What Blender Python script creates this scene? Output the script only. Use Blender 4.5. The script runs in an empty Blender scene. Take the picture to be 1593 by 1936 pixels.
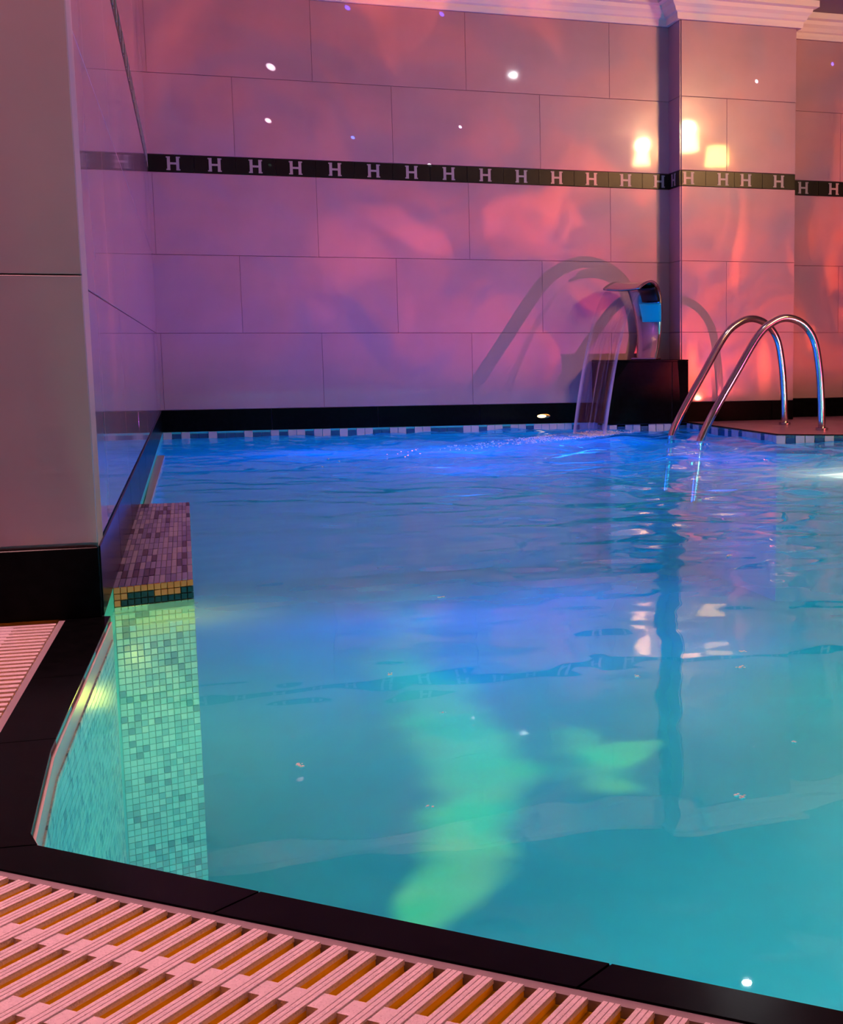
import bpy, bmesh, math, random
import numpy as np
from mathutils import Vector, Matrix
from mathutils.geometry import tessellate_polygon

random.seed(7)
rng = np.random.default_rng(11)
scene = bpy.context.scene
C = scene.collection
PI = math.pi

# ------------------------------------------------------------------ camera
F_PX, PPX, PPY, W_PX, H_PX = 2490.0, 1210.0, 997.0, 1593.0, 1936.0
EYE = Vector((0.0, 0.0, 0.45))


def cam_axes(yaw, pitch, roll):
    fw = Vector((math.sin(yaw), math.cos(yaw), 0)); rt = Vector((math.cos(yaw), -math.sin(yaw), 0)); up = Vector((0, 0, 1))
    f2 = fw * math.cos(pitch) - up * math.sin(pitch)
    u2 = up * math.cos(pitch) + fw * math.sin(pitch)
    return rt * math.cos(roll) + u2 * math.sin(roll), u2 * math.cos(roll) - rt * math.sin(roll), f2


cr, cu, cf = cam_axes(math.radians(18.53), math.radians(7.65), math.radians(-0.32))
cam_data = bpy.data.cameras.new('camera')
cam = bpy.data.objects.new('camera', cam_data)
C.objects.link(cam)
cam.matrix_world = Matrix(((cr.x, cu.x, -cf.x, EYE.x), (cr.y, cu.y, -cf.y, EYE.y), (cr.z, cu.z, -cf.z, EYE.z), (0, 0, 0, 1)))
cam_data.sensor_fit = 'AUTO'
cam_data.sensor_width = 36.0
cam_data.lens = F_PX / H_PX * 36.0
cam_data.shift_x = -(PPX - W_PX / 2) / H_PX
cam_data.shift_y = (PPY - H_PX / 2) / H_PX
cam_data.clip_start = 0.02
cam_data.clip_end = 60
scene.camera = cam

# ------------------------------------------------------------------ colour management, world
scene.view_settings.view_transform = 'Standard'
scene.view_settings.look = 'None'
scene.view_settings.exposure = 0.0
scene.view_settings.gamma = 1.0
scene.view_settings.use_curve_mapping = False
scene.cycles.max_bounces = 4
scene.cycles.diffuse_bounces = 2
scene.cycles.glossy_bounces = 3
scene.cycles.use_adaptive_sampling = True
scene.cycles.adaptive_threshold = 0.07
scene.cycles.adaptive_min_samples = 16
scene.cycles.use_light_tree = True
scene.cycles.transparent_max_bounces = 8
scene.cycles.sample_clamp_indirect = 30.0
scene.cycles.blur_glossy = 0.05
scene.cycles.caustics_reflective = False
scene.cycles.caustics_refractive = False

world = bpy.data.worlds.new('world')
scene.world = world
world.use_nodes = True
bgn = world.node_tree.nodes['Background']
bgn.inputs['Color'].default_value = (0.30, 0.16, 0.30, 1)
bgn.inputs['Strength'].default_value = 0.05

WATER_Z = -0.041
BACK_Y = 8.06
PIER_Y = 7.85
FAR_Y = 8.11
CEIL_Z = 2.60
RIGHT_X = 4.45
REAR_Y = -2.5


# ------------------------------------------------------------------ lights
def link(t, a, b):
    t.links.new(a, b)


def point_light(name, loc, color, watts, radius=0.05):
    l = bpy.data.lights.new(name, 'POINT')
    l.energy = watts; l.color = color; l.shadow_soft_size = radius
    o = bpy.data.objects.new(name, l); C.objects.link(o); o.location = loc
    return o


def vnode(t, op, a=None, b=None):
    n = t.nodes.new('ShaderNodeVectorMath'); n.operation = op
    for i, v in enumerate((a, b)):
        if v is None: continue
        if hasattr(v, 'links'): link(t, v, n.inputs[i])
        else: n.inputs[i].default_value = v
    return n


def mnode(t, op, a=None, b=None, c=None, clamp=False):
    n = t.nodes.new('ShaderNodeMath'); n.operation = op; n.use_clamp = clamp
    for i, v in enumerate((a, b, c)):
        if v is None: continue
        if hasattr(v, 'links'): link(t, v, n.inputs[i])
        else: n.inputs[i].default_value = v
    return n.outputs[0]


def smooth(t, v, lo, hi, out0=0.0, out1=1.0):
    n = t.nodes.new('ShaderNodeMapRange'); n.interpolation_type = 'SMOOTHSTEP'
    link(t, v, n.inputs['Value'])
    n.inputs['From Min'].default_value = lo; n.inputs['From Max'].default_value = hi
    n.inputs['To Min'].default_value = out0; n.inputs['To Max'].default_value = out1
    return n.outputs['Result']


def mixrgb(t, kind, fac, a, b):
    n = t.nodes.new('ShaderNodeMix'); n.data_type = 'RGBA'; n.blend_type = kind
    for sock, v in ((n.inputs[0], fac), (n.inputs[6], a), (n.inputs[7], b)):
        if hasattr(v, 'links'): link(t, v, sock)
        else: sock.default_value = v
    return n.outputs[2]


def ramp(t, fac, stops):
    n = t.nodes.new('ShaderNodeValToRGB')
    e = n.color_ramp.elements
    while len(e) < len(stops): e.new(0.5)
    for k, (p, c) in enumerate(stops):
        e[k].position = p; e[k].color = c if len(c) == 4 else (*c, 1)
    link(t, fac, n.inputs[0])
    return n.outputs['Color']


# star-and-nebula projector: one bright lamp whose colour varies with direction
PROJ = Vector((4.3, 4.5, 0.012))
STARS = [((0.495, 8.05, 2.062), (1, 1, 1), .0017), ((0.468, 8.05, 1.765), (1, 1, 1), .0012), 
         ((1.577, 8.05, 1.782), (.9, .85, 1), .0009), ((1.387, 8.05, 1.553), (.8, .9, 1), .0010), ((3.41, 7.84, 2.11), (1, 1, 1), .0013),
         ((0.466, 8.05, 1.518), (.6, 1, .8), .0007), ((0.936, 8.05, 2.418), (.1, .1, 1), .0012), ((1.482, 8.05, 2.422), (.1, .1, 1), .0012),
         ((0.942, 8.05, 1.692), (.1, .25, 1), .0009), ((4.063, 8.10, 2.306), (.1, .1, 1), .0012)]


def build_projector():
    l = bpy.data.lights.new('star_projector_light', 'POINT')
    l.energy = 390.0; l.shadow_soft_size = 0.0
    l.use_nodes = True
    t = l.node_tree
    em = t.nodes['Emission']
    tc = t.nodes.new('ShaderNodeTexCoord')
    N = tc.outputs['Normal']
    sep = t.nodes.new('ShaderNodeSeparateXYZ'); link(t, N, sep.inputs[0])
    nz = t.nodes.new('ShaderNodeTexNoise'); link(t, N, nz.inputs['Vector'])
    nz.inputs['Scale'].default_value = 6.5; nz.inputs['Detail'].default_value = 3.0
    nz.inputs['Roughness'].default_value = .55; nz.inputs['Distortion'].default_value = 1.4
    nz2 = t.nodes.new('ShaderNodeTexNoise')
    mp = t.nodes.new('ShaderNodeMapping'); mp.inputs['Scale'].default_value = (1.0, 1.0, .45); mp.inputs['Location'].default_value = (3.1, 1.7, .4)
    mp.inputs['Rotation'].default_value = (0, .35, 0)
    link(t, N, mp.inputs[0]); link(t, mp.outputs[0], nz2.inputs['Vector'])
    nz2.inputs['Scale'].default_value = 9.0; nz2.inputs['Detail'].default_value = 2.0; nz2.inputs['Distortion'].default_value = 1.0
    col = ramp(t, nz.outputs[0], [(.30, (.14, .04, .60)), (.43, (.40, .09, .62)), (.54, (1.0, .20, .46)), (.66, (.62, .13, .60)), (.75, (.25, .06, .55))])
    wisps = smooth(t, nz2.outputs[0], .53, .66)
    col = mixrgb(t, 'ADD', wisps, col, (1.5, .42, .14, 1))
    # the beam: a broad cone over the water towards the far wall
    beam = mnode(t, 'MULTIPLY', smooth(t, sep.outputs['Z'], .03, .11), smooth(t, sep.outputs['X'], -.75, -.15, 1.0, .42))
    tint = mixrgb(t, 'MIX', smooth(t, sep.outputs['X'], -.80, -.35), (.62, .55, 1.55, 1), (2.1, .85, .45, 1))
    tint = mixrgb(t, 'MIX', smooth(t, sep.outputs['Z'], .22, .42), tint, (1.3, .80, .55, 1))
    col = mixrgb(t, 'MULTIPLY', 1.0, col, tint)
    col = mixrgb(t, 'MULTIPLY', 1.0, col, beam)
    for tgt, c, rad in STARS:
        d = (Vector(tgt) - PROJ).normalized()
        dist = vnode(t, 'DISTANCE', N, tuple(d)).outputs['Value']
        rad *= 2.2
        dot = smooth(t, dist, rad * .55, rad, 1.0, 0.0)
        k = 16.0
        col = mixrgb(t, 'ADD', dot, col, (c[0] * k, c[1] * k, c[2] * k, 1))
    link(t, col, em.inputs['Color'])
    em.inputs['Strength'].default_value = 1.0
    o = bpy.data.objects.new('star_projector_light', l); C.objects.link(o); o.location = PROJ
    return o


build_projector()


# green swirls in the pool, from an added unseen light at the ceiling
def build_swirl():
    loc = Vector((0.9, 3.4, 2.5))
    l = bpy.data.lights.new('added_swirl_light', 'POINT'); l.energy = 540.0; l.shadow_soft_size = 0.0; l.use_nodes = True
    t = l.node_tree; em = t.nodes['Emission']
    N = t.nodes.new('ShaderNodeTexCoord').outputs['Normal']
    wob = t.nodes.new('ShaderNodeTexNoise'); link(t, N, wob.inputs['Vector']); wob.inputs['Scale'].default_value = 6.0; wob.inputs['Detail'].default_value = 2.0
    w2 = vnode(t, 'SUBTRACT', wob.outputs['Color'], (.5, .5, .5))
    w3 = t.nodes.new('ShaderNodeVectorMath'); w3.operation = 'SCALE'; link(t, w2.outputs[0], w3.inputs[0]); w3.inputs['Scale'].default_value = .10
    P = vnode(t, 'ADD', N, w3.outputs[0]).outputs[0]
    acc = None
    for x, y, r in SWIRL:
        d = (Vector((x, y, -.9)) - loc)
        rr = r / d.length
        dist = vnode(t, 'DISTANCE', P, tuple(d.normalized())).outputs['Value']
        g = smooth(t, dist, 0.0, rr * 2.0, 1.0, 0.0)
        acc = g if acc is None else mnode(t, 'ADD', acc, g)
    acc = smooth(t, acc, .45, 1.35)
    hue = t.nodes.new('ShaderNodeTexNoise'); link(t, N, hue.inputs['Vector']); hue.inputs['Scale'].default_value = 9.0
    col = ramp(t, hue.outputs[0], [(.38, (1.2, .60, .02)), (.55, (4.5, .55, .01)), (.7, (6.0, .50, .01))])
    col = mixrgb(t, 'MULTIPLY', 1.0, col, acc)
    link(t, col, em.inputs['Color']); em.inputs['Strength'].default_value = 1.0
    o = bpy.data.objects.new('added_swirl_light', l); C.objects.link(o); o.location = loc


SWIRL = [(1.08, 7.6, .30), (1.0, 7.0, .27), (.92, 6.4, .24), (.80, 5.8, .26), (.82, 5.3, .22), (.82, 4.9, .22), (.83, 4.55, .23), (.82, 4.2, .23), (.77, 3.9, .22),
         (.69, 3.6, .19), (.61, 3.35, .16), (.54, 3.15, .12), (.50, 3.0, .12), (1.27, 4.42, .11), (1.25, 4.18, .12), (1.21, 3.95, .12), (1.17, 3.76, .09), (1.35, 4.14, .10), (1.45, 4.24, .08)]
build_swirl()

# lights under the water: cyan pool lamps, yellow ledge lamp, plus added unseen fills
point_light('pool_lamp_near', (0.75, 0.70, -0.40), (0.0, .66, .72), 11, .05)
point_light('pool_lamp_near_right', (2.3, 0.2, -0.40), (0.0, .62, .80), 38, .05)
point_light('pool_lamp_mid', (3.8, 2.8, -0.40), (0.0, .60, .72), 22, .05)
point_light('warm_fill_right', (2.5, 4.65, -0.20), (1.0, .66, .46), 8.0, .05)  # unseen fill added for a warm glow on the right-hand water
for k, (bx, by, bw) in enumerate(((1.95, 6.9, 13), (1.25, 6.5, 14), (.55, 6.6, 8), (2.2, 5.6, 6), (1.1, 5.5, 6))):
    point_light('blue_fill_far', (bx, by, -0.33), (0.0, .10, 1.0), bw, .15)  # fills added to turn the far water blue
point_light('pool_lamp_ledge', (-0.035, 2.57, -0.18), (1.0, .72, .07), 0.75, .02)
point_light('green_fill_coping', (-0.09, 1.75, -0.50), (.40, 1.0, .46), 5.0, .03)  # fill added to brighten the green mosaic
# added unseen warm fill high above the near deck
point_light('deck_fill_light', (-0.6, 2.21, 2.45), (1.0, .43, .43), 170, .10)


# ------------------------------------------------------------------ materials
MATS = {}


def mat(name, color, rough=.5, metal=0.0, spec=.5, coat=0.0, coat_rough=.05, emit=None, emit_s=0.0, vary=0.0, vscale=6.0, bump=0.0, bscale=60.0, ior=1.5):
    m = bpy.data.materials.new(name); m.use_nodes = True
    t = m.node_tree; p = t.nodes['Principled BSDF']
    p.inputs['Base Color'].default_value = (*color, 1)
    p.inputs['Roughness'].default_value = rough
    p.inputs['Metallic'].default_value = metal
    p.inputs['Specular IOR Level'].default_value = spec
    p.inputs['IOR'].default_value = ior
    p.inputs['Coat Weight'].default_value = coat
    p.inputs['Coat Roughness'].default_value = coat_rough
    if emit:
        p.inputs['Emission Color'].default_value = (*emit, 1); p.inputs['Emission Strength'].default_value = emit_s
    tc = t.nodes.new('ShaderNodeTexCoord')
    if vary > 0:
        n = t.nodes.new('ShaderNodeTexNoise'); n.inputs['Scale'].default_value = vscale; n.inputs['Detail'].default_value = 4
        link(t, tc.outputs['Object'], n.inputs['Vector'])
        lo = tuple(c * (1 - vary) for c in color); hi = tuple(min(1, c * (1 + vary)) for c in color)
        link(t, ramp(t, n.outputs[0], [(.35, lo), (.65, hi)]), p.inputs['Base Color'])
    if bump > 0:
        n = t.nodes.new('ShaderNodeTexNoise'); n.inputs['Scale'].default_value = bscale; n.inputs['Detail'].default_value = 2
        link(t, tc.outputs['Object'], n.inputs['Vector'])
        b = t.nodes.new('ShaderNodeBump'); b.inputs['Strength'].default_value = bump; b.inputs['Distance'].default_value = .002
        link(t, n.outputs[0], b.inputs['Height']); link(t, b.outputs[0], p.inputs['Normal'])
        link(t, b.outputs[0], p.inputs['Coat Normal'])
    MATS[name] = m
    return m


mat('wall_tile', (.48, .30, .37), .34, spec=.5, coat=.9, coat_rough=.05, vary=.06, vscale=3.0, bump=.12, bscale=5.0)
mat('rear_plaster', (.20, .12, .09), .7)
mat('grout', (.42, .28, .31), .8)
mat('black_stone', (.003, .003, .004), .22, spec=.5, ior=1.12, vary=.4, vscale=40, bump=.06, bscale=14)
mat('band_black', (.004, .004, .004), .30, spec=.35)
mat('letter_silver', (.40, .38, .40), .35)
mat('plaster', (.86, .80, .78), .55)
mat('ceiling_paint', (.26, .20, .22), .6)
mat('steel', (.62, .58, .58), .13, metal=1.0)
mat('dark_reflection_paint', (.02, .012, .012), .3, metal=.2)
mat('blue_reflection_paint', (.0, .22, .55), .3, emit=(.0, .25, .55), emit_s=.35)
mat('deck_tile', (.32, .15, .27), .35, vary=.12, vscale=9, bump=.1, bscale=30)
mat('grout_strip', (.34, .28, .33), .8)
mat('gap_light_orange', (1.0, .62, .02), .7, spec=0.0)  # orange light in the grate gaps, painted into slat webs and channel
mat('pool_shell', (.03, .70, .76), .55, vary=.10, vscale=1.2)
mat('mosaic_a', (.52, .72, .72), .25); mat('mosaic_b', (.32, .52, .58), .25); mat('mosaic_c', (.70, .82, .80), .25); mat('mosaic_d', (.16, .28, .36), .25)
mat('ledge_a', (.44, .44, .90), .35); mat('ledge_b', (.28, .28, .68), .35); mat('ledge_c', (.62, .60, .95), .35); mat('ledge_d', (.08, .06, .15), .35)
mat('nosing_orange_light', (.95, .21, .06), .4); mat('mosaic_black', (.012, .014, .02), .2); mat('mosaic_grey', (.20, .20, .14), .3); mat('mosaic_cream', (.85, .80, .48), .3)  # the orange one is warm light painted on the ledge's top rows
mat('mosaic_grout', (.55, .55, .50), .8)
mat('edge_white', (.62, .52, .50), .3)
mat('water_line_white', (.55, .60, .66), .25); mat('water_line_blue', (.02, .10, .24), .25)
mat('lamp_bright', (1, .9, .75), .5, emit=(1, .50, .20), emit_s=110.0)
mat('lamp_bulb', (1, .9, .75), .5, emit=(1, .56, .26), emit_s=800.0)
mat('lamp_dim', (1, .8, .4), .5, emit=(1, .58, .16), emit_s=60.0)
mat('lamp_led', (1, 1, 1), .5, emit=(.92, .96, 1), emit_s=700.0)
mat('glint_glow', (1, .8, .4), .5, emit=(1, .62, .25), emit_s=3.0)
mat('brass', (.55, .38, .16), .3, metal=1.0)
mat('foam_white', (.85, .92, .97), .5)


def grate_material():
    m = mat('grate_plastic', (.90, .78, .86), .5)
    t = m.node_tree; p = t.nodes['Principled BSDF']
    tc = t.nodes.new('ShaderNodeTexCoord')
    v = t.nodes.new('ShaderNodeTexVoronoi'); v.inputs['Scale'].default_value = 420.0
    link(t, tc.outputs['Object'], v.inputs['Vector'])
    b = t.nodes.new('ShaderNodeBump'); b.inputs['Strength'].default_value = .5; b.inputs['Distance'].default_value = .001
    link(t, v.outputs['Distance'], b.inputs['Height']); link(t, b.outputs[0], p.inputs['Normal'])
    dots = smooth(t, v.outputs['Distance'], .10, .22)
    link(t, mixrgb(t, 'MIX', dots, (.58, .44, .54, 1), (.92, .78, .88, 1)), p.inputs['Base Color'])


grate_material()


def water_material():
    m = bpy.data.materials.new('pool_water'); m.use_nodes = True
    t = m.node_tree; t.nodes.clear()
    out = t.nodes.new('ShaderNodeOutputMaterial')
    tr = t.nodes.new('ShaderNodeBsdfTransparent'); tr.inputs['Color'].default_value = (.62, .96, 1.0, 1)
    gl = t.nodes.new('ShaderNodeBsdfGlossy'); gl.inputs['Roughness'].default_value = .012; gl.inputs['Color'].default_value = (1, 1, 1, 1)
    fr = t.nodes.new('ShaderNodeFresnel'); fr.inputs['IOR'].default_value = 1.33
    # suspended air and minerals: the longer the way through the water, the milkier it looks
    lw = t.nodes.new('ShaderNodeLayerWeight'); lw.inputs['Blend'].default_value = .5
    sn = mnode(t, 'SUBTRACT', 1.0, lw.outputs['Facing'])
    hz = mnode(t, 'SUBTRACT', 1.0, mnode(t, 'POWER', 2.718, mnode(t, 'DIVIDE', -.08, mnode(t, 'MAXIMUM', sn, .03))))
    tl = t.nodes.new('ShaderNodeBsdfTranslucent'); tl.inputs['Color'].default_value = (.5, .85, .95, 1)
    df = t.nodes.new('ShaderNodeBsdfDiffuse'); df.inputs['Color'].default_value = (.0, .40, .50, 1)
    ml = t.nodes.new('ShaderNodeMixShader'); ml.inputs[0].default_value = .05
    link(t, tl.outputs[0], ml.inputs[1]); link(t, df.outputs[0], ml.inputs[2])
    body = t.nodes.new('ShaderNodeMixShader'); link(t, hz, body.inputs[0])
    link(t, tr.outputs[0], body.inputs[1]); link(t, ml.outputs[0], body.inputs[2])
    mx = t.nodes.new('ShaderNodeMixShader')
    link(t, mnode(t, 'MULTIPLY', fr.outputs[0], .60), mx.inputs[0])
    link(t, body.outputs[0], mx.inputs[1]); link(t, gl.outputs[0], mx.inputs[2])
    link(t, mx.outputs[0], out.inputs['Surface'])
    MATS['pool_water'] = m


water_material()


def sheet_material():
    m = bpy.data.materials.new('falling_water'); m.use_nodes = True
    t = m.node_tree; t.nodes.clear()
    out = t.nodes.new('ShaderNodeOutputMaterial')
    tr = t.nodes.new('ShaderNodeBsdfTransparent'); tr.inputs['Color'].default_value = (.93, .92, .97, 1)
    gl = t.nodes.new('ShaderNodeBsdfGlossy'); gl.inputs['Roughness'].default_value = .15
    df = t.nodes.new('ShaderNodeBsdfDiffuse'); df.inputs['Color'].default_value = (.80, .76, .95, 1)
    uv = t.nodes.new('ShaderNodeUVMap')
    mp = t.nodes.new('ShaderNodeMapping'); mp.inputs['Scale'].default_value = (11.0, .8, 1)
    link(t, uv.outputs[0], mp.inputs[0])
    n = t.nodes.new('ShaderNodeTexNoise'); n.inputs['Scale'].default_value = 1.0; n.inputs['Detail'].default_value = 3.0
    link(t, mp.outputs[0], n.inputs['Vector'])
    sep = t.nodes.new('ShaderNodeSeparateXYZ'); link(t, uv.outputs[0], sep.inputs[0])
    ed = mnode(t, 'ABSOLUTE', mnode(t, 'SUBTRACT', sep.outputs['X'], .5))
    edge = smooth(t, ed, .36, .49)
    fall = smooth(t, sep.outputs['Y'], .25, .85)
    streak = smooth(t, n.outputs[0], .54, .74)
    s = mnode(t, 'MULTIPLY', mnode(t, 'MAXIMUM', mnode(t, 'MULTIPLY', edge, .75), mnode(t, 'MULTIPLY', streak, .35)), mnode(t, 'ADD', fall, .12), clamp=True)
    m1 = t.nodes.new('ShaderNodeMixShader'); m1.inputs[0].default_value = .06
    link(t, tr.outputs[0], m1.inputs[1]); link(t, gl.outputs[0], m1.inputs[2])
    m2 = t.nodes.new('ShaderNodeMixShader'); link(t, mnode(t, 'MULTIPLY', s, .6), m2.inputs[0])
    link(t, m1.outputs[0], m2.inputs[1]); link(t, df.outputs[0], m2.inputs[2])
    link(t, m2.outputs[0], out.inputs['Surface'])
    MATS['falling_water'] = m


sheet_material()


# ------------------------------------------------------------------ mesh helpers
def mesh_obj(name, me, parent=None, loc=(0, 0, 0), mats=None):
    o = bpy.data.objects.new(name, me); C.objects.link(o)
    o.location = loc
    if parent: o.parent = parent
    if mats:
        for k in ([mats] if isinstance(mats, str) else mats):
            if not me.materials or MATS[k].name not in [m.name for m in me.materials]:
                me.materials.append(MATS[k])
    return o


def tag(o, label=None, cat=None, group=None, kind=None):
    if label: o['label'] = label
    if cat: o['category'] = cat
    if group: o['group'] = group
    if kind: o['kind'] = kind
    return o


def empty(name, loc=(0, 0, 0), rz=0.0):
    o = bpy.data.objects.new(name, None); C.objects.link(o)
    o.empty_display_size = .05; o.location = loc; o.rotation_euler = (0, 0, rz)
    return o


def bm_box(bm, x0, x1, y0, y1, z0, z1, bevel=0.0):
    r = bmesh.ops.create_cube(bm, size=1.0)
    vs = r['verts']
    for v in vs:
        v.co = Vector((x0 + (v.co.x + .5) * (x1 - x0), y0 + (v.co.y + .5) * (y1 - y0), z0 + (v.co.z + .5) * (z1 - z0)))
    if bevel > 0:
        es = list({e for v in vs for e in v.link_edges})
        bmesh.ops.bevel(bm, geom=es, offset=bevel, segments=1, affect='EDGES', profile=.5)


def bm_mesh(name, bm, smooth_it=False):
    bmesh.ops.recalc_face_normals(bm, faces=bm.faces[:])
    me = bpy.data.meshes.new(name); bm.to_mesh(me); bm.free()
    if smooth_it:
        for p in me.polygons: p.use_smooth = True
    return me


BOXES = {}


def box_mesh(name, sx, sy, sz, matname, bevel=.0):
    key = (round(sx, 4), round(sy, 4), round(sz, 4), matname, bevel)
    if key not in BOXES:
        bm = bmesh.new(); bm_box(bm, 0, sx, 0, sy, 0, sz, bevel)
        me = bm_mesh(name, bm); me.materials.append(MATS[matname]); BOXES[key] = me
    return BOXES[key]


def piece(name, parent, x0, x1, y0, y1, z0, z1, matname, bevel=.0):
    o = bpy.data.objects.new(name, box_mesh(name, x1 - x0, y1 - y0, z1 - z0, matname, bevel))
    C.objects.link(o); o.location = (x0, y0, z0); o.parent = parent
    return o


def prism_mesh(name, poly, z0, z1, matname, bevel=0.0):
    bm = bmesh.new()
    tris = tessellate_polygon([[Vector((x, y, 0)) for x, y in poly]])
    top = [bm.verts.new((x, y, z1)) for x, y in poly]; bot = [bm.verts.new((x, y, z0)) for x, y in poly]
    if len(poly) == 4:
        bm.faces.new(top); bm.faces.new(bot[::-1])
    else:
        for a, b, c in tris:
            bm.faces.new((top[a], top[b], top[c])); bm.faces.new((bot[c], bot[b], bot[a]))
    n = len(poly)
    for i in range(n):
        bm.faces.new((top[i], bot[i], bot[(i + 1) % n], top[(i + 1) % n]))
    if bevel > 0:
        es = [e for e in bm.edges if len(e.link_faces) == 2 and abs(e.verts[0].co.z - z1) < 1e-6 and abs(e.verts[1].co.z - z1) < 1e-6 and e.calc_face_angle(0) > .5]
        bmesh.ops.bevel(bm, geom=es, offset=bevel, segments=2, affect='EDGES', profile=.5)
    me = bm_mesh(name, bm); me.materials.append(MATS[matname])
    return me


def tube_bm(bm, pts, radius, seg=14, caps=True):
    pts = [Vector(p) for p in pts]
    rings = []
    ref = None
    for i, p in enumerate(pts):
        d = (pts[min(i + 1, len(pts) - 1)] - pts[max(i - 1, 0)]).normalized()
        if ref is None:
            ref = d.orthogonal().normalized()
        ref = (ref - d * ref.dot(d)).normalized()
        s = d.cross(ref)
        rings.append([bm.verts.new(p + (ref * math.cos(2 * PI * k / seg) + s * math.sin(2 * PI * k / seg)) * radius) for k in range(seg)])
    for a, b in zip(rings, rings[1:]):
        for k in range(seg):
            bm.faces.new((a[k], a[(k + 1) % seg], b[(k + 1) % seg], b[k]))
    if caps:
        bm.faces.new(rings[0][::-1]); bm.faces.new(rings[-1])


def catmull(pts, n=8):
    pts = [Vector(p) for p in pts]
    P = [pts[0] * 2 - pts[1]] + pts + [pts[-1] * 2 - pts[-2]]
    out = []
    for i in range(1, len(P) - 2):
        for k in range(n):
            u = k / n
            a, b, c, d = P[i - 1], P[i], P[i + 1], P[i + 2]
            out.append(.5 * ((2 * b) + (c - a) * u + (2 * a - 5 * b + 4 * c - d) * u * u + (3 * b - a - 3 * c + d) * u ** 3))
    out.append(pts[-1])
    return out


# ------------------------------------------------------------------ the room: tiled walls
ROWS = [(.124, .562), (.562, 1.003), (1.003, 1.4585), (1.555, 1.996), (1.996, 2.445)]
BAND = (1.4585, 1.555)
SKIRT_TOP = .124
TILE_W = .896
GAP = .0022


def letter_mesh():
    bm = bmesh.new()
    s = .034; w = .0115
    d0, d1 = -.0022, 0.0
    bm_box(bm, -s * .78 - w * .5, -s * .78 + w * .9, d0, d1, -s, s)
    bm_box(bm, s * .78 - w * .9, s * .78 + w * .5, d0, d1, -s, s)
    bm_box(bm, -s * .78 + w * .9, s * .78 - w * .9, d0, d1, -w * .5, w * .5)
    for sx in (-1, 1):
        for sz in (-1, 1):
            cx = sx * (s * .78)
            bm_box(bm, cx - w * .95, cx + w * .95, d0, d1, sz * s - w * .3, sz * s + w * .3)
    me = bm_mesh('letter', bm); me.materials.append(MATS['letter_silver'])
    return me


LETTER = letter_mesh()


def tiled_wall(name, origin, angle, length, joints=(), pieces=True, letters=None, band=True, skirt=True, top=CEIL_Z, rows=None, skirt_mat='black_stone', alt=None):
    """wall in local axes: x along the wall, room on the -y side"""
    bm = bmesh.new(); bm_box(bm, 0, length, 0, .12, -.04, top)
    me = bm_mesh(name, bm); me.materials.append(MATS['grout'])
    w = mesh_obj(name, me); w.location = origin; w.rotation_euler = (0, 0, angle); w['kind'] = 'structure'
    if not pieces: return w
    rws = rows or ROWS
    for r, (z0, z1) in enumerate(rws):
        off = joints[r % len(joints)] if joints else 0.0
        x = off - TILE_W * math.ceil(max(0, off) / TILE_W + 1)
        while x < length:
            a, b = max(0, x), min(length, x + TILE_W)
            if b - a > .006:
                piece('wall_tile', w, a + (GAP / 4 if a > 0 else 0), b - (GAP / 4 if b < length else 0), -.009, .0, z0 + GAP / 2, z1 - GAP / 2, 'wall_tile', .0012)
            x += TILE_W
    if skirt:
        x = 0.0
        while x < length - .001:
            b = min(length, x + .62)
            if length - b < .05: b = length
            piece('skirting_tile', w, x + (.0015 if x > 0 else 0), b - (.0015 if b < length else 0), -.013, 0, 0.0, SKIRT_TOP - .002, skirt_mat, .0015)
            x = b
    if band:
        cents = letters
        edges = [0.0] + [(cents[i] + cents[i + 1]) / 2 for i in range(len(cents) - 1)] + [length]
        for i, cx in enumerate(cents):
            a, b = edges[i], edges[i + 1]
            t = piece('band_tile', w, a + .0006, b - .0006, -.010, 0, BAND[0] + .002, BAND[1] - .002, 'band_black', .0008)
            if cx - .03 >= a - .004 and cx + .03 <= b + .004:
                l = bpy.data.objects.new('letter', LETTER); C.objects.link(l)
                l.parent = t; l.location = (cx - a - .0006, 0, (BAND[1] - BAND[0]) / 2 - .002)
    return w


SX0, SX1 = -.181, -.203           # side wall leans slightly away from the viewer
side_len = math.hypot(BACK_Y - 2.42, SX1 - SX0)
side_ang = math.atan2(BACK_Y - 2.42, SX1 - SX0)
# back wall, seen behind the pool
hx = [(-.059 + .2227 * k) for k in range(14)]
tiled_wall('wall_back', (SX1, BACK_Y, 0), 0, 2.91 - SX1, joints=[.721 - SX1, .275 - SX1], letters=[x - SX1 for x in hx])
# left wall along the pool
n_side = int(side_len / .2227)
tiled_wall('wall_left', (SX0, 2.42, 0), side_ang, side_len, joints=[.40, .848], letters=[side_len - .144 - .2227 * k for k in range(n_side)][::-1])
# near wall on the left, facing the camera
NEAR_ROWS = [(.128, .580), (.580, 1.021), (1.021, 1.462), (1.555, 1.996), (1.996, 2.445)]
tiled_wall('wall_near', (-2.0, 2.42, 0), 0, 2.0 + SX0 + .010, joints=[1.55, 1.15], letters=[.11 + .2227 * k for k in range(8)], rows=NEAR_ROWS)
# pilaster in the back right corner
tiled_wall('wall_pilaster', (2.91, PIER_Y, 0), 0, .77, joints=[.0, .30], letters=[.045, .275, .429, .655])
tiled_wall('wall_pilaster_return', (2.91, BACK_Y, 0), -PI / 2, BACK_Y - PIER_Y, joints=[.0], letters=[.10])
tiled_wall('wall_far_right', (3.68, FAR_Y, 0), 0, RIGHT_X - 3.68, joints=[.0, .45], letters=[.18 + .2227 * k for k in range(3)])
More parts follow.
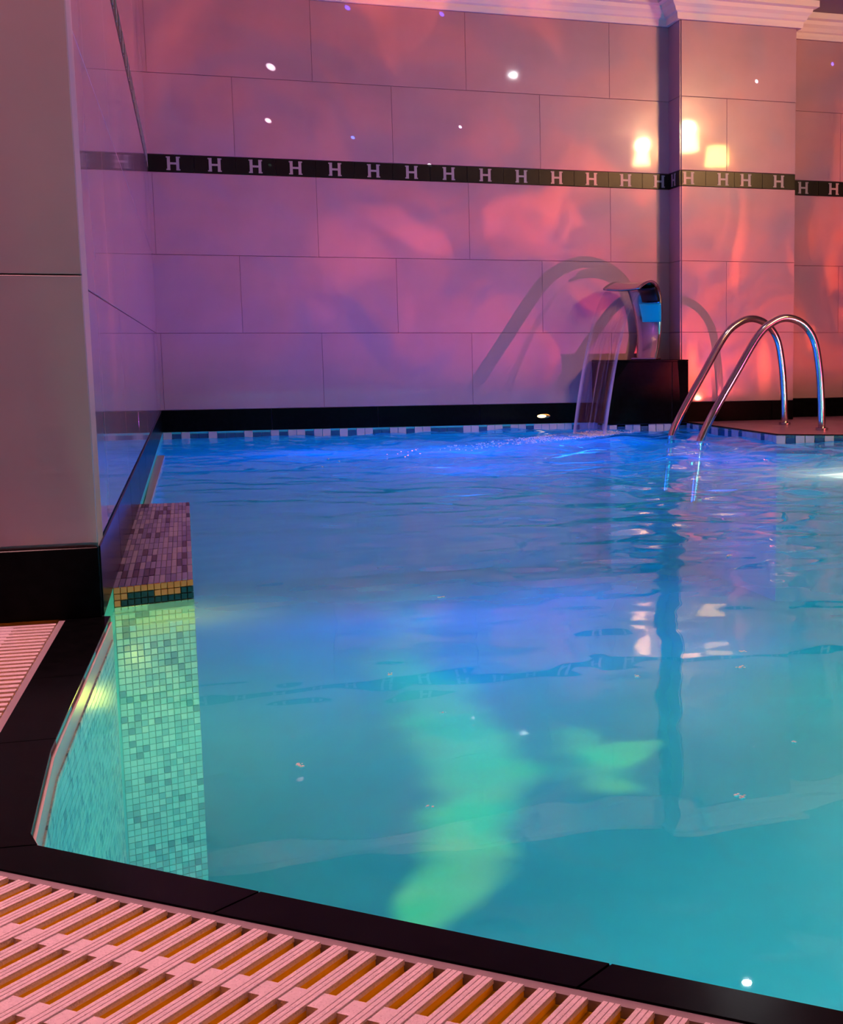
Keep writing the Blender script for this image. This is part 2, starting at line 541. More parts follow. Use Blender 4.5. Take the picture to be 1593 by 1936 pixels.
# walls out of the picture
tiled_wall('wall_right', (RIGHT_X, FAR_Y, 0), -PI / 2, FAR_Y - REAR_Y, joints=[.3, .75], letters=[.11 + .2227 * k for k in range(47)], pieces=False)
tiled_wall('wall_rear', (RIGHT_X, REAR_Y, 0), PI, RIGHT_X + 2.0, pieces=False)
tiled_wall('wall_left_rear', (-2.0, REAR_Y, 0), PI / 2, 2.42 - REAR_Y, pieces=False)
for n in ('wall_right', 'wall_rear', 'wall_left_rear'):
    me = bpy.data.objects[n].data; me.materials.clear(); me.materials.append(MATS['rear_plaster'])

bm = bmesh.new(); bm_box(bm, -2.1, RIGHT_X + .1, REAR_Y - .1, FAR_Y + .1, CEIL_Z, CEIL_Z + .1)
me = bm_mesh('ceiling', bm); me.materials.append(MATS['ceiling_paint'])
ceil = mesh_obj('ceiling', me); ceil['kind'] = 'structure'


def cornice():
    prof = [(.0, 2.445), (.022, 2.445), (.026, 2.465), (.026, 2.482), (.040, 2.490), (.050, 2.512), (.066, 2.530), (.072, 2.552), (.100, 2.560), (.100, 2.598), (.0, 2.598)]
    bm = bmesh.new(); rings = []
    e = .009

    def path(o):
        o = o + e
        return [(SX0 + o, 2.42), (SX1 + o, BACK_Y - o), (2.91 - o, BACK_Y - o), (2.91 - o, PIER_Y - o), (3.68 + o, PIER_Y - o), (3.68 + o, FAR_Y - o), (RIGHT_X, FAR_Y - o)]
    for o, z in prof:
        rings.append([bm.verts.new((x, y, z)) for x, y in path(o)])
    for a, b in zip(rings, rings[1:]):
        for k in range(len(a) - 1):
            bm.faces.new((a[k], a[k + 1], b[k + 1], b[k]))
    me = bm_mesh('cornice', bm); me.materials.append(MATS['plaster'])
    o = mesh_obj('trim_1', me); o['kind'] = 'structure'


cornice()

# ------------------------------------------------------------------ pool basin, decks
POOL = [(-.159, 2.377), (SX0 + .012, 2.43), (SX1 + .012, 8.05), (2.40, 8.05), (2.40, 7.735), (2.905, 7.735), (2.925, 6.43), (3.23, 6.25), (4.0, 5.8), (4.0, -.69), (2.012, -.69), (.401, .765), (-.159, 1.286), (-.168, 1.32), (-.172, 1.44), (-.177, 1.60)]
POOL_D = -.90


def basin():
    bm = bmesh.new()
    top = [bm.verts.new((x, y, -.002)) for x, y in POOL]; bot = [bm.verts.new((x, y, POOL_D)) for x, y in POOL]
    n = len(POOL)
    for i in range(n):
        bm.faces.new((top[i], top[(i + 1) % n], bot[(i + 1) % n], bot[i]))
    for a, b, c in tessellate_polygon([[Vector((x, y, 0)) for x, y in POOL]]):
        bm.faces.new((bot[a], bot[b], bot[c]))
    me = bm_mesh('pool_basin', bm); me.materials.append(MATS['pool_shell'])
    o = mesh_obj('floor_pool_basin', me); o['kind'] = 'structure'
    return o


basin_o = basin()


def outside(poly, p):
    x, y = p; c = False
    for i in range(len(poly)):
        x0, y0 = poly[i]; x1, y1 = poly[i - 1]
        if (y0 > y) != (y1 > y) and x < (x1 - x0) * (y - y0) / (y1 - y0) + x0: c = not c
    return not c


# decks around the pool
E_DIR = Vector((.745, -.667)).normalized(); N_OUT = Vector((-E_DIR.y * -1, -E_DIR.x))
N_OUT = Vector((E_DIR.y, -E_DIR.x))      # away from the pool, towards the viewer
COP0 = Vector((-.249, 1.2935))           # outer corner of the coping


def fr(u, v):
    """front edge frame: u along the coping, v away from the pool, measured from the outer coping line"""
    p = COP0 + E_DIR * u + N_OUT * v
    return (p.x, p.y)


G_W = .265
deck_near = [(-2.0, 2.42), (-.405, 2.42), (-.422, 1.18), fr(-.05, G_W + .012), fr(3.05, G_W + .012), (RIGHT_X, -.95), (RIGHT_X, REAR_Y), (-2.0, REAR_Y)]
o = mesh_obj('floor', prism_mesh('floor', deck_near, -.10, -.002, 'deck_tile')); o['kind'] = 'structure'
channel = [(-.405, 2.42), (-.22, 2.42), (-.235, 1.35), (-.20, 1.25), fr(3.05, -.01), fr(3.05, G_W + .012), fr(-.05, G_W + .012), (-.422, 1.18)]
c_o = mesh_obj('drain_channel', prism_mesh('drain_channel', channel, -.10, -.0105, 'gap_light_orange'), parent=o)
deck_right = [(2.40, 8.06), (2.40, 7.735), (2.905, 7.735), (2.925, 6.43), (3.23, 6.25), (4.0, 5.8), (4.0, -.69), (2.012, -.69), fr(3.05, 0), (RIGHT_X, -.95), (RIGHT_X, 8.11), (3.68, 8.11), (3.68, 8.06)]
d_o = mesh_obj('deck_slab', prism_mesh('deck_slab', deck_right, -.10, -.001, 'deck_tile'), parent=o)
# dark lip along the right hand pool edge
lip = [(2.905, 7.735), (2.925, 6.43), (3.23, 6.25), (4.0, 5.8), (4.0, 5.83), (3.24, 6.275), (2.95, 6.445), (2.93, 7.735)]
mesh_obj('deck_lip', prism_mesh('deck_lip', lip, -.008, .003, 'black_stone'), parent=o)

# water line tiles along the back edge and the ladder corner
wl = [(SX1 + .012, 8.045), (2.395, 8.045), (2.395, 7.73), (2.90, 7.73), (2.92, 6.425), (3.228, 6.243), (4.0, 5.79)]
TW = .05
for (x0, y0), (x1, y1) in zip(wl, wl[1:]):
    L = math.hypot(x1 - x0, y1 - y0); ang = math.atan2(y1 - y0, x1 - x0); n = max(1, int(round(L / TW)))
    for k in range(n):
        blue = (k % 3 == 1 and random.random() < .85) or random.random() < .12
        t = bpy.data.objects.new('water_line_tile', box_mesh('water_line_tile', TW - .003, .006, .036 if blue else .052, 'water_line_blue' if blue else 'water_line_white', .0008))
        C.objects.link(t); t.parent = basin_o
        u = (k + .03) * L / n
        t.location = (x0 + math.cos(ang) * u, y0 + math.sin(ang) * u, -.046 if blue else -.056); t.rotation_euler = (0, 0, ang)
        if blue: t.location.z = -.05
# slim white kerb at the foot of the left wall
kerb = [(SX0 + .012, 3.9), (SX0 + .026, 3.9), (SX1 + .050, 6.6), (SX1 + .012, 6.6)]
mesh_obj('wall_kerb', prism_mesh('wall_kerb', kerb, -.06, -.028, 'water_line_white'), parent=basin_o)

# ------------------------------------------------------------------ mosaic ledge under the left wall
ledge = empty('mosaic_ledge', (-.1, 2.75, POOL_D))
tag(ledge, 'raised mosaic tiled ledge in the water at the foot of the left wall', 'ledge')
LI = Matrix.Translation(-Vector((-.1, 2.75, POOL_D)))
LA, LB = Vector((-.182, 2.709, 0)), Vector((-.0225, 2.763, 0))     # front edge, wall end to pool end
LBACK = 4.22
core = [(LA.x, LA.y + .006), (LB.x - .004, LB.y + .006), (-.034, LBACK), (-.190, LBACK)]
me = prism_mesh('ledge_core', core, POOL_D, -.004, 'mosaic_grout')
o = mesh_obj('core', me, parent=ledge); o.data.transform(LI)
# top: slim strip tiles, laid with their length along the wall
NC, NR = 15, 15
strip_cache = {}
for c in range(NC):
    for r in range(NR):
        a0, a1 = c / NC, (c + 1) / NC
        y0, y1 = 2.709 + (LBACK - 2.709) * r / NR, 2.709 + (LBACK - 2.709) * (r + 1) / NR

        def top_pt(a, yy):
            f0 = LA.y + (LB.y - LA.y) * a
            y = f0 + (yy - 2.709) * (LBACK - f0) / (LBACK - 2.709)
            u = (y - 2.73) / (LBACK - 2.73)
            xl = -.182 + (-.190 + .182) * u; xr = -.0225 + (-.034 + .0225) * u
            return xl + (xr - xl) * a, y
        g = .0012; gy = .006
        q = [top_pt(a0, y0), top_pt(a1, y0), top_pt(a1, y1), top_pt(a0, y1)]
        q = [(q[0][0] + g / 2, q[0][1] + gy / 2), (q[1][0] - g / 2, q[1][1] + gy / 2), (q[2][0] - g / 2, q[2][1] - gy / 2), (q[3][0] + g / 2, q[3][1] - gy / 2)]
        m_ = random.choices(['ledge_a', 'ledge_b', 'ledge_c', 'ledge_d'], [5, 4, 4, 1.4])[0]
        me = prism_mesh('strip_tile', q, -.006, -.0005 + random.uniform(-.0004, .0004), m_)
        o = mesh_obj('strip_tile', me, parent=ledge); o.data.transform(LI)
# front face: square mosaic
FDIR = (LB - LA).normalized(); FL = (LB - LA).length
TS = FL / 13
fang = math.atan2(FDIR.y, FDIR.x)
low = {'v': [], 'f': [], 'm': []}
for r in range(60):
    z1 = -.001 - r * TS; z0 = z1 - TS + .0012
    if r == 0: z0 = z1 - TS * 1.25
    for c in range(13):
        if r == 0: m_ = 'nosing_orange_light' if c > 0 else 'mosaic_cream'
        elif r == 1: m_ = 'mosaic_black' if c in (3, 4, 5, 6, 11, 12) else 'nosing_orange_light'
        elif r == 2: m_ = 'mosaic_black' if c > 1 else 'nosing_orange_light'
        elif r == 3: m_ = 'mosaic_grey' if c > 5 else ('mosaic_cream')
        elif r == 4: m_ = 'mosaic_grey' if c in (4, 5) else 'mosaic_cream'
        elif r == 5: m_ = 'mosaic_grey' if c in (2, 3) else 'mosaic_cream'
        elif r in (6, 7): m_ = 'mosaic_grey' if c == 2 else random.choice(['mosaic_cream', 'mosaic_cream', 'mosaic_c'])
        else: m_ = random.choices(['mosaic_a', 'mosaic_b', 'mosaic_c', 'mosaic_d'], [5, 4, 4, 1])[0]
        zt = z1 if r != 1 else z1 - TS * .25
        s = (c + .05) * TS
        P = LA + FDIR * s
        if r < 22:
            o = bpy.data.objects.new('mosaic_tile', box_mesh('mosaic_tile', TS * .91, .006, TS * .91, m_, .0006)); C.objects.link(o)
            o.parent = ledge; o.rotation_euler = (0, 0, fang)
            o.location = Vector((P.x, P.y - random.uniform(0, .0008), z1 - TS * .96)) - Vector((-.1, 2.75, POOL_D))
        else:
            low['m'].append(m_)
            n = FDIR.cross(Vector((0, 0, 1))).normalized()
            q = [P, P + FDIR * TS * .91, P + FDIR * TS * .91 + Vector((0, 0, TS * .91)), P + Vector((0, 0, TS * .91))]
            b = len(low['v'])
            for off in (.006, 0.0):
                for v in q: low['v'].append((v.x - n.x * off, v.y - n.y * off, v.z + z1 - TS * .96))
            low['f'] += [(b + 4, b + 5, b + 6, b + 7)] + [(b + i, b + (i + 1) % 4, b + 4 + (i + 1) % 4, b + 4 + i) for i in range(4)]


def multi_mesh(name, d, keys):
    me = bpy.data.meshes.new(name); me.from_pydata(d['v'], [], d['f'])
    for k in keys: me.materials.append(MATS[k])
    idx = []
    for m_ in d['m']: idx += [keys.index(m_)] * 5
    me.polygons.foreach_set('material_index', idx)
    me.update()
    return me


KEYS = ['mosaic_a', 'mosaic_b', 'mosaic_c', 'mosaic_d', 'mosaic_grey', 'mosaic_cream']
o = mesh_obj('lower_mosaic', multi_mesh('lower_mosaic', low, KEYS), parent=ledge); o.data.transform(LI); o['kind'] = 'stuff'

# mosaic on the pool wall below the left coping
d = {'v': [], 'f': [], 'm': []}
wallpts = [(-.159, 2.377), (-.177, 1.60), (-.172, 1.44), (-.168, 1.32), (-.159, 1.286)]
for (x0, y0), (x1, y1) in zip(wallpts, wallpts[1:]):
    A = Vector((x0, y0, 0)); B = Vector((x1, y1, 0)); L = (B - A).length; t_ = (B - A) / L; n = t_.cross(Vector((0, 0, 1)))
    if n.x < 0: n = -n
    k = max(1, int(round(L / TS))); ts = L / k
    for r in range(46):
        for c in range(k):
            P = A + t_ * ((c + .05) * ts) + n * .001
            zb = -.034 - (r + .95) * TS
            b = len(d['v'])
            for off in (0, .005):
                for (u, w_) in ((0, 0), (1, 0), (1, 1), (0, 1)):
                    q = P + t_ * (u * ts * .9) + n * off
                    d['v'].append((q.x, q.y, zb + w_ * TS * .9))
            d['f'] += [(b + 4, b + 5, b + 6, b + 7)] + [(b + i, b + (i + 1) % 4, b + 4 + (i + 1) % 4, b + 4 + i) for i in range(4)]
            d['m'].append(random.choices(['mosaic_a', 'mosaic_b', 'mosaic_c', 'mosaic_d'], [5, 3, 5, .6])[0])
o = mesh_obj('wall_mosaic', multi_mesh('wall_mosaic', d, KEYS), parent=basin_o); o['kind'] = 'stuff'

# ------------------------------------------------------------------ black coping
coping = empty('pool_coping', (-.2, 1.3, -.034))
tag(coping, 'glossy black stone coping around the near corner of the pool', 'coping')
CI = Matrix.Translation(-Vector((-.2, 1.3, -.034)))


def cop_piece(poly):
    o = mesh_obj('coping_tile', prism_mesh('coping_tile', poly, -.033, 0.0, 'black_stone', .003), parent=coping); o.data.transform(CI)


def cin(y): return np.interp(y, [1.286, 1.32, 1.44, 1.60, 2.377, 2.42], [-.159, -.168, -.172, -.177, -.159, -.158])
def cout(y): return np.interp(y, [1.294, 1.698, 2.389, 2.42], [-.249, -.2415, -.229, -.2285])


g = .0012
for y0, y1 in ((2.30, 2.415), (1.975, 2.30), (1.65, 1.975)):
    cop_piece([(cout(y0), y0 + g), (cin(y0), y0 + g), (cin(y1), y1 - g), (cout(y1), y1 - g)])
inner = [(-.159, 1.286)]
cop_piece([(cout(1.65), 1.65 - g), (-.249, 1.294 + g), (-.159, 1.286 + g), (-.168, 1.32), (-.172, 1.44), (-.177, 1.60), (cin(1.65), 1.65 - g)][::-1])
IN0 = Vector((-.159, 1.286)); IE = (Vector((.401, .765)) - IN0).normalized()
J1i, J1o = Vector((.031, 1.107)), Vector((-.006, 1.0755))
cop_piece([(-.249, 1.294 - g), (J1o - E_DIR * g)[:], (J1i - IE * g)[:], (-.159, 1.286 - g)])
for k in range(8):
    a, b = k * .328, (k + 1) * .328
    cop_piece([(J1o + E_DIR * (a + g))[:], (J1o + E_DIR * (b - g))[:], (J1i + IE * (b - g))[:], (J1i + IE * (a + g))[:]])
# white light-coloured facing under the coping
face_poly = [(-.159, 2.40), (-.177, 1.60), (-.172, 1.44), (-.168, 1.32), (-.159, 1.286)]
fo = [(x + .004, y) for x, y in face_poly]
o = mesh_obj('edge_facing', prism_mesh('edge_facing', face_poly + fo[::-1], -.052, -.008, 'edge_white'), parent=coping); o.data.transform(CI)
o['label'] = 'pale strip under the coping at the water line'

# ------------------------------------------------------------------ overflow grates
PITCH = .0253
SLAT_W = .0140


def slat_mesh(length):
    bm = bmesh.new()
    # web painted orange as gap light, under a pale wearing strip with three low ridges
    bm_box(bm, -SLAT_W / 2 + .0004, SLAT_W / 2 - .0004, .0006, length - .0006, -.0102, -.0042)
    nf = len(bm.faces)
    bm_box(bm, -SLAT_W / 2, SLAT_W / 2, 0, length, -.0042, -.0012)
    for k in (-1, 0, 1):
        bm_box(bm, k * SLAT_W / 3 - .0019, k * SLAT_W / 3 + .0019, 0, length, -.0012, .0)
    bm.faces.ensure_lookup_table()
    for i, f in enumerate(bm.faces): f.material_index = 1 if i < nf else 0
    me = bm_mesh('slat', bm); me.materials.append(MATS['grate_plastic']); me.materials.append(MATS['gap_light_orange'])
    return me


def grate(name, label, origin, ang, n, start, length, bars):
    root = empty(name, (origin[0], origin[1], -.0105), ang)
    tag(root, label, 'grate', 'overflow grates beside the coping')
    sm = slat_mesh(length)
    for k in range(n):
        s = bpy.data.objects.new('slat', sm); C.objects.link(s); s.parent = root
        s.location = (start + k * PITCH, .0, .0105)
    for b0, b1 in bars:
        bm = bmesh.new(); bm_box(bm, start - SLAT_W / 2, start + (n - 1) * PITCH + SLAT_W / 2, b0, b1, .0005, .0092)
        me = bm_mesh('cross_bar', bm); me.materials.append(MATS['grate_plastic'])
        mesh_obj('cross_bar', me, parent=root)
    bm = bmesh.new(); bm_box(bm, start - .02, start + n * PITCH + .02, -.0115, -.001, 0.0, .0085)
    me = bm_mesh('edge_strip', bm); me.materials.append(MATS['grout_strip'])
    mesh_obj('edge_strip', me, parent=root)
    return root


# local +y points away from the pool; +x along the coping
org = fr(0, .0118)
grate('overflow_grate', 'pale slatted overflow grate along the front edge in the foreground', org, math.atan2(E_DIR.y, E_DIR.x) + PI, 60, -1.42, .255, [(.064, .084), (.152, .172), (.240, .252)])
lo_ang = math.atan2(2.389 - 1.294, -.229 + .249)
grate('overflow_grate', 'fine slatted pink overflow grate between near wall and left coping', (-.2607, 1.294), lo_ang, 37, .165, .150, [(.064, .084), (.138, .149)])

# ------------------------------------------------------------------ plinth and fountain
plinth = empty('fountain_plinth', (2.645, 7.72, 0))
tag(plinth, 'black granite block carrying the waterfall spout in the back corner', 'plinth')
PT = .392
piece('core', plinth, 2.386 - 2.645, 2.906 - 2.645, .006, .318, .002, PT - .012, 'grout')
piece('front_slab', plinth, 2.38 - 2.645, 2.7995 - 2.645, 0, .008, .002, PT - .0125, 'black_stone', .001)
piece('front_slab', plinth, 2.8025 - 2.645, 2.908 - 2.645, 0, .008, .002, PT - .0125, 'black_stone', .001)
piece('side_slab', plinth, 2.378 - 2.645, 2.386 - 2.645, .0085, .318, .002, PT - .0125, 'black_stone', .001)
piece('top_slab', plinth, 2.376 - 2.645, 2.908 - 2.645, -.003, .318, PT - .012, PT, 'black_stone', .0015)

FD = Vector((-.75, -.66, 0)).normalized(); FW = Vector((.66, -.75, 0)).normalized()
FB = Vector((2.69, 7.895, PT + .001))
fountain = empty('waterfall_spout', FB)
tag(fountain, 'polished steel swan-neck waterfall spout with a painted blue reflection on black plinth', 'fountain')
prof = catmull([(.0, 0, 0), (-.018, 0, .07), (-.030, 0, .16), (-.022, 0, .27), (.0, 0, .36), (.035, 0, .425), (.095, 0, .458), (.17, 0, .462), (.245, 0, .440), (.290, 0, .418)], 6)
NP = len(prof)


def f_width(i):
    u = i / (NP - 1)
    return float(np.interp(u, [0, .2, .45, .6, .75, 1], [.072, .082, .110, .118, .126, .130]))


def ribbon(lo, hi, thick, off, wscale, name, matname, seg=8, side=0.0):
    bm = bmesh.new(); rows = []
    for i in range(lo, hi + 1):
        p = prof[i]; a = prof[max(i - 1, 0)]; b = prof[min(i + 1, NP - 1)]
        t = (b - a).normalized(); nrm = Vector((t.z, 0, -t.x))      # outward to the front
        row = []
        for sgn in (1, -1):
            for k in range(seg + 1):
                v = (k / seg - .5) * 2
                w = v * f_width(i) * wscale + side
                q = p + nrm * (off + sgn * thick / 2 - .010 * (v * v))
                row.append(bm.verts.new(FD * q.x + FW * w + Vector((0, 0, q.z))))
        rows.append(row)
    n = seg + 1
    for a, b in zip(rows, rows[1:]):
        for k in range(seg):
            bm.faces.new((a[k], a[k + 1], b[k + 1], b[k])); bm.faces.new((a[n + k], b[n + k], b[n + k + 1], a[n + k + 1]))
        bm.faces.new((a[0], b[0], b[n], a[n])); bm.faces.new((a[seg], a[n + seg], b[n + seg], b[seg]))
    for row in (rows[0], rows[-1]):
        for k in range(seg): bm.faces.new((row[k], row[k + 1], row[n + k + 1], row[n + k]))
    me = bm_mesh(name, bm, True); me.materials.append(MATS[matname])
    return mesh_obj(name, me, parent=fountain)


ribbon(0, NP - 1, .012, 0.0, 1.0, 'neck', 'steel')
ribbon(16, 23, .004, .010, .76, 'blue_reflection', 'blue_reflection_paint', side=.024)  # blue mirrored in the steel, built as a faintly glowing strip
ribbon(24, 34, .012, .022, .55, 'dark_reflection', 'dark_reflection_paint', side=.045)  # dark reflection on the spout's underside, built as a dark plate
bm = bmesh.new(); bm_box(bm, -.09, .09, -.035, .035, .0, .012, .003)
me = bm_mesh('foot_plate', bm); me.materials.append(MATS['steel'])
o = mesh_obj('foot_plate', me, parent=fountain); o.rotation_euler = (0, 0, math.atan2(FW.y, FW.x))

# falling water
ws = bmesh.new(); uvl = ws.loops.layers.uv.new('UVMap')
tip = prof[-1]; NV, NU = 40, 24
drop = (PT + tip.z) - WATER_Z
rows = []
for sgn in (0, 1):
    for i in range(NV + 1):
        u = i / NV
        tt = u * math.sqrt(drop)
        s = tip.x - .012 + .40 * (tt / math.sqrt(drop)); z = tip.z - .004 - (tt * tt) * .75 - .25 * drop * u
        row = []
        for k in range(NU + 1):
            v = (k / NU - .5) * 2
            w = v * .125 * (1 - .12 * u)
            wob = .004 * u * math.sin(9 * v + 3) + .003 * u * math.sin(23 * v + 7 * u)
            edge_t = .0035 + (.006 * u if abs(v) > .85 else 0)
            row.append((ws.verts.new(FD * (s + wob + (sgn - .5) * edge_t) + FW * w + Vector((0, 0, z))), (k / NU, u)))
        rows.append(row)
for sgn in (0, 1):
    for i in range(NV):
        a, b = rows[sgn * (NV + 1) + i], rows[sgn * (NV + 1) + i + 1]
        for k in range(NU):
            q = [a[k], a[k + 1], b[k + 1], b[k]]
            if sgn: q = q[::-1]
            f = ws.faces.new([v for v, _ in q])
            for lp, (_, uv) in zip(f.loops, q): lp[uvl].uv = uv
            f.smooth = True
me = bpy.data.meshes.new('falling_water'); ws.to_mesh(me); ws.free(); me.materials.append(MATS['falling_water'])
o = mesh_obj('falling_water', me); o.location = FB
tag(o, 'clear curtain of water falling from the steel spout into the pool', 'water', kind='stuff')
LAND = FB + FD * (tip.x + .39); LAND.z = WATER_Z

# ------------------------------------------------------------------ ladder hand rails
ladder = empty('pool_ladder', (3.0, 7.0, 0))
tag(ladder, 'pair of curved stainless steel ladder handrails at the right edge', 'ladder')
PR = [(-.05, -.42), (-.012, -.10), (0, -.026), (.071, .105), (.216, .325), (.355, .53), (.448, .605), (.543, .632), (.648, .600), (.722, .512), (.757, .37), (.775, .19), (.784, .0)]
for P0, P1 in (((2.585, 7.128), (3.365, 7.282)), ((2.579, 6.65), (3.332, 6.715))):
    a = Vector((*P0, 0)); b = Vector((*P1, 0)); dd = (b - a); sc = dd.length / .784; dd.normalize()
    pts = catmull([a + dd * (s * sc) + Vector((0, 0, z * (.985 if sc < 1 else 1))) for s, z in PR], 6)
    bm = bmesh.new(); tube_bm(bm, [p - Vector((3.0, 7.0, 0)) for p in pts], .0215, 16)
    me = bm_mesh('handrail', bm, True); me.materials.append(MATS['steel'])
    r = mesh_obj('handrail', me, parent=ladder)
    bm = bmesh.new()
    e_ = pts[-1] - Vector((3.0, 7.0, 0))
    tube_bm(bm, [e_ + Vector((0, 0, .0)), e_ + Vector((0, 0, .008)), e_ + Vector((0, 0, .012))], .036, 20)
    me = bm_mesh('floor_flange', bm); me.materials.append(MATS['steel'])
    mesh_obj('floor_flange', me, parent=r)
for k, z in enumerate((-.16, -.36)):
    a = Vector((2.56, 7.12, z)) - Vector((3, 7, 0)); b = Vector((2.555, 6.66, z)) - Vector((3, 7, 0))
    bm = bmesh.new(); bm_box(bm, -.035, .035, 0, (b - a).length, -.012, .012, .004)
    me = bm_mesh('tread', bm); me.materials.append(MATS['steel'])
    o = mesh_obj('tread', me, parent=ladder); o.location = b

# ------------------------------------------------------------------ lamps (seen as reflections in the tiles and the water)
def sconce(label, y, z, w, hgt, matname, watts, color):
    root = empty('wall_lamp', (RIGHT_X, y, z)); tag(root, label, 'lamp', 'warm wall lamps mirrored in the tiles')
    bm = bmesh.new(); bm_box(bm, -.02, 0, -.05, .05, -.09, .09, .006)
    me = bm_mesh('back_plate', bm); me.materials.append(MATS['brass']); mesh_obj('back_plate', me, parent=root)
    bm = bmesh.new(); tube_bm(bm, [(-.02, 0, -.05), (-.06, 0, -.07), (-.10, 0, -.06), (-.11, 0, -hgt / 2)], .008, 8)
    me = bm_mesh('arm', bm, True); me.materials.append(MATS['brass']); mesh_obj('arm', me, parent=root)
    bm = bmesh.new()
    bmesh.ops.create_cone(bm, cap_ends=True, segments=20, radius1=w * .5, radius2=w * .36, depth=hgt)
    me = bm_mesh('lamp_shade', bm); me.materials.append(MATS[matname])
    o = mesh_obj('lamp_shade', me, parent=root); o.location = (-.11, 0, 0)
    if matname == 'lamp_bright':
        bm = bmesh.new(); bmesh.ops.create_uvsphere(bm, u_segments=16, v_segments=10, radius=.052)
        me = bm_mesh('bulb', bm, True); me.materials.append(MATS['lamp_bulb'])
        o = mesh_obj('bulb', me, parent=root); o.location = (-.11, .03, hgt / 2 + .03)


sconce('bright lamp reflected left of the pilaster edge', 3.26, 2.37, .17, .16, 'lamp_bright', 26, (1, .45, .22))
sconce('brightest lamp reflected on the pilaster just right of its edge', 4.12, 2.33, .24, .17, 'lamp_bright', 40, (1, .45, .22))
sconce('dimmer yellow lamp reflected on the pilaster above the black band', 4.85, 2.10, .22, .16, 'lamp_dim', 26, (1, .45, .20))

dl = empty('ceiling_downlight', (2.46, 5.70, CEIL_Z)); tag(dl, 'small white ceiling spotlight mirrored at the front coping', 'lamp')
bm = bmesh.new(); tube_bm(bm, [(0, 0, 0), (0, 0, -.012)], .045, 20); me = bm_mesh('rim', bm); me.materials.append(MATS['steel']); mesh_obj('rim', me, parent=dl)
bm = bmesh.new(); tube_bm(bm, [(0, 0, -.012), (0, 0, -.016)], .022, 20); me = bm_mesh('lens', bm); me.materials.append(MATS['lamp_led']); mesh_obj('lens', me, parent=dl)

sl = empty('skirting_glint', (2.05, 8.047, .045)); tag(sl, 'tiny glowing golden glint on the black skirting left of the falling water', 'lamp')  # golden glint on the skirting, added as a small glowing lens
bm = bmesh.new(); bmesh.ops.create_uvsphere(bm, u_segments=16, v_segments=8, radius=1.0, matrix=Matrix.Diagonal((.030, .006, .011, 1)))
me = bm_mesh('lens', bm, True); me.materials.append(MATS['glint_glow']); mesh_obj('lens', me, parent=sl)  # added lens standing in for the golden glint
bm = bmesh.new(); bmesh.ops.create_uvsphere(bm, u_segments=20, v_segments=8, radius=1.0, matrix=Matrix.Translation((.012, .002, 0)) @ Matrix.Diagonal((.050, .004, .016, 1)))
me = bm_mesh('rim', bm, True); me.materials.append(MATS['brass']); mesh_obj('rim', me, parent=sl)  # added rim, made only for the glint stand-in

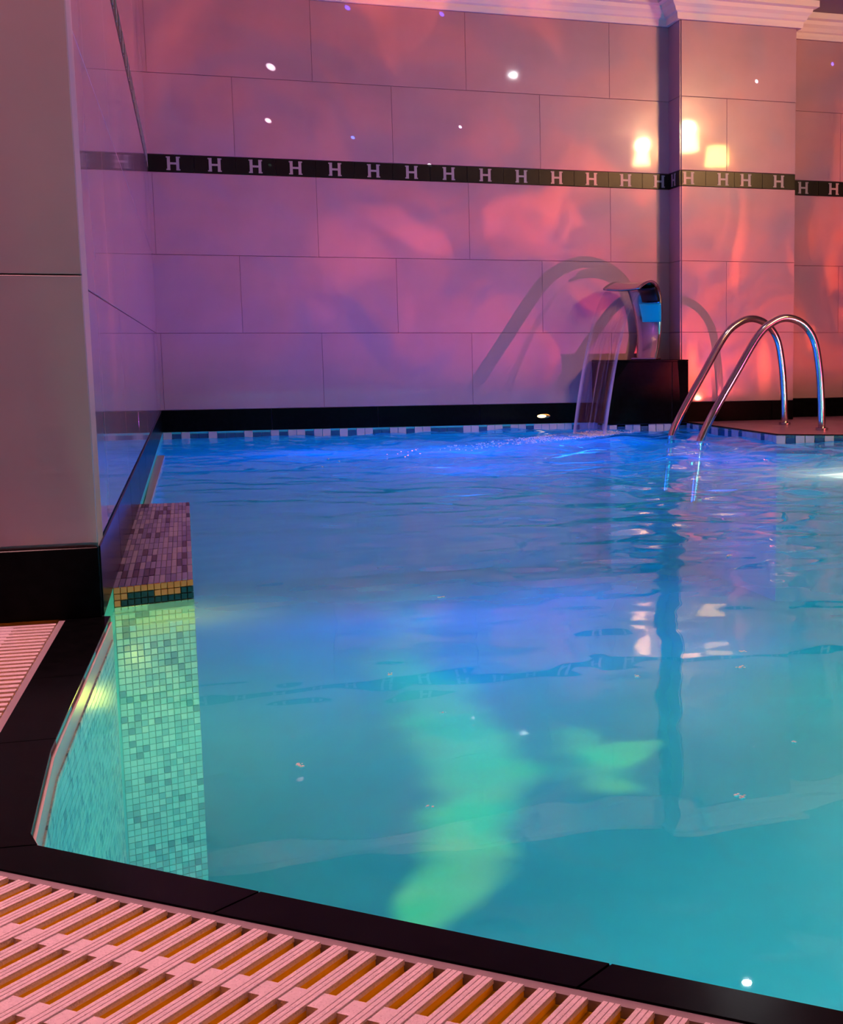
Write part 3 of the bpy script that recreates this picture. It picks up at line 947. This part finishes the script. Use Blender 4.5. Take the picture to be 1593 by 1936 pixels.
# ------------------------------------------------------------------ water surface
def water():
    dx = .016
    xs = np.arange(-.24, 4.02, dx); ys = np.arange(-.70, 8.08, dx)
    X, Y = np.meshgrid(xs, ys)
    Z = np.zeros_like(X)
    rfoun = np.hypot(X - LAND.x, Y - LAND.y)
    calm = np.clip((Y - .6) / 5.4, 0.10, 1.0) ** 1.7 * np.clip((X + .5) / 1.6, .25, 1.35)
    for k in range(60):
        lam = .12 * (6.0 ** rng.random()); a = rng.normal(PI / 2, .75); ph = rng.random() * 2 * PI
        Z += .0016 * lam / .3 * np.sin(2 * PI / lam * (X * math.cos(a) + Y * math.sin(a)) + ph) * calm * .55
    for k in range(40):
        lam = .05 * (2.4 ** rng.random()); a = rng.normal(PI / 2, .9); ph = rng.random() * 2 * PI
        Z += .00006 * lam / .08 * np.sin(2 * PI / lam * (X * math.cos(a) + Y * math.sin(a)) + ph) * (.10 + calm)
    for lam, am in ((.17, .0042), (.26, .0040), (.41, .0035)):
        Z += am * np.sin(2 * PI * rfoun / lam + lam * 9) * np.exp(-rfoun / 1.3)
    Z += rng.normal(0, 1, Z.shape) * .0016 * np.exp(-(rfoun / .30) ** 2)
    ny, nx = X.shape
    verts = np.stack([X.ravel(), Y.ravel(), Z.ravel()], 1)
    big = []
    cx, cy = sum(p[0] for p in POOL) / len(POOL), 0
    keep = []
    # keep cells inside the outline (a margin of one cell runs into the walls)
    PX_ = (X[:-1, :-1] + dx / 2); PY_ = (Y[:-1, :-1] + dx / 2)
    def inside(px, py):
        c = np.zeros(px.shape, bool)
        for i in range(len(POOL)):
            x0, y0 = POOL[i]; x1, y1 = POOL[i - 1]
            if y0 == y1: continue
            cond = ((y0 > py) != (y1 > py)) & (px < (x1 - x0) * (py - y0) / (y1 - y0) + x0)
            c ^= cond
        return c
    ins = np.zeros(PX_.shape, bool)
    for ox in (-.02, 0, .02):
        for oy in (-.02, 0, .02):
            ins |= inside(PX_ + ox, PY_ + oy)
    j, i = np.nonzero(ins)
    a = j * nx + i
    faces = np.stack([a, a + 1, a + nx + 1, a + nx], 1)
    used, inv = np.unique(faces, return_inverse=True)
    faces = inv.reshape(-1, 4)
    verts = verts[used]
    me = bpy.data.meshes.new('pool_water')
    me.vertices.add(len(verts)); me.vertices.foreach_set('co', verts.astype(np.float32).ravel())
    me.loops.add(faces.size); me.loops.foreach_set('vertex_index', faces.astype(np.int32).ravel())
    me.polygons.add(len(faces)); me.polygons.foreach_set('loop_start', np.arange(0, faces.size, 4, dtype=np.int32))
    me.polygons.foreach_set('use_smooth', np.ones(len(faces), bool))
    me.update(calc_edges=True)
    me.materials.append(MATS['pool_water'])
    o = mesh_obj('pool_water', me); o.location = (0, 0, WATER_Z)
    tag(o, 'rippling turquoise pool water lit from below', 'water', kind='stuff')


water()


# foam where the curtain lands
def foam_patch(name, label, spots, kind='stuff'):
    bm = bmesh.new(); bmesh.ops.create_icosphere(bm, subdivisions=1, radius=1.0)
    bm.verts.index_update()
    V = np.array([v.co[:] for v in bm.verts]); Fc = np.array([[v.index for v in f.verts] for f in bm.faces]); bm.free()
    S = np.array(spots)
    vs = (V[None] * np.stack([S[:, 3], S[:, 3], S[:, 3] * S[:, 4]], 1)[:, None, :] + S[:, None, :3]).reshape(-1, 3)
    fs = (Fc[None] + (np.arange(len(S)) * len(V))[:, None, None]).reshape(-1, 3)
    me = bpy.data.meshes.new(name); me.from_pydata(vs.tolist(), [], fs.tolist())
    me.polygons.foreach_set('use_smooth', np.ones(len(fs), bool)); me.update()
    me.materials.append(MATS['foam_white'])
    o = mesh_obj(name, me); tag(o, label, 'foam', kind=kind)


sp = []
for k in range(2400):
    v = random.uniform(-1, 1); sp_off = random.gauss(0, .11)
    r_ = random.uniform(.002, .0065)
    base = LAND + FW * (v * .15) + FD * (sp_off + random.expovariate(3.5) * random.choice((-.4, 1, 1)))
    sp.append((base.x, base.y, WATER_Z + .002 + random.random() * .006, r_, .6))
foam_patch('splash_foam', 'white foam where the falling water meets the pool', sp)
BUB = [(.552, 1.302, .006), (.096, 1.577, .0045), (.217, 1.38, .003), (.264, 1.994, .004), (.615, 1.851, .004), (.694, 1.467, .0035), (.785, 1.853, .005), (.45, 2.6, .005), (1.2, 2.9, .006), (.30, 1.75, .002), (.83, 1.95, .004)]
sp = []
for x, y, r_ in BUB:
    for k in range(7):
        sp.append((x + random.gauss(0, r_ * .9), y + random.gauss(0, r_ * .9), WATER_Z + .001, r_ * random.uniform(.25, .6), .5))
foam_patch('foam_bubbles', 'tiny white bubbles drifting on the near water', sp)
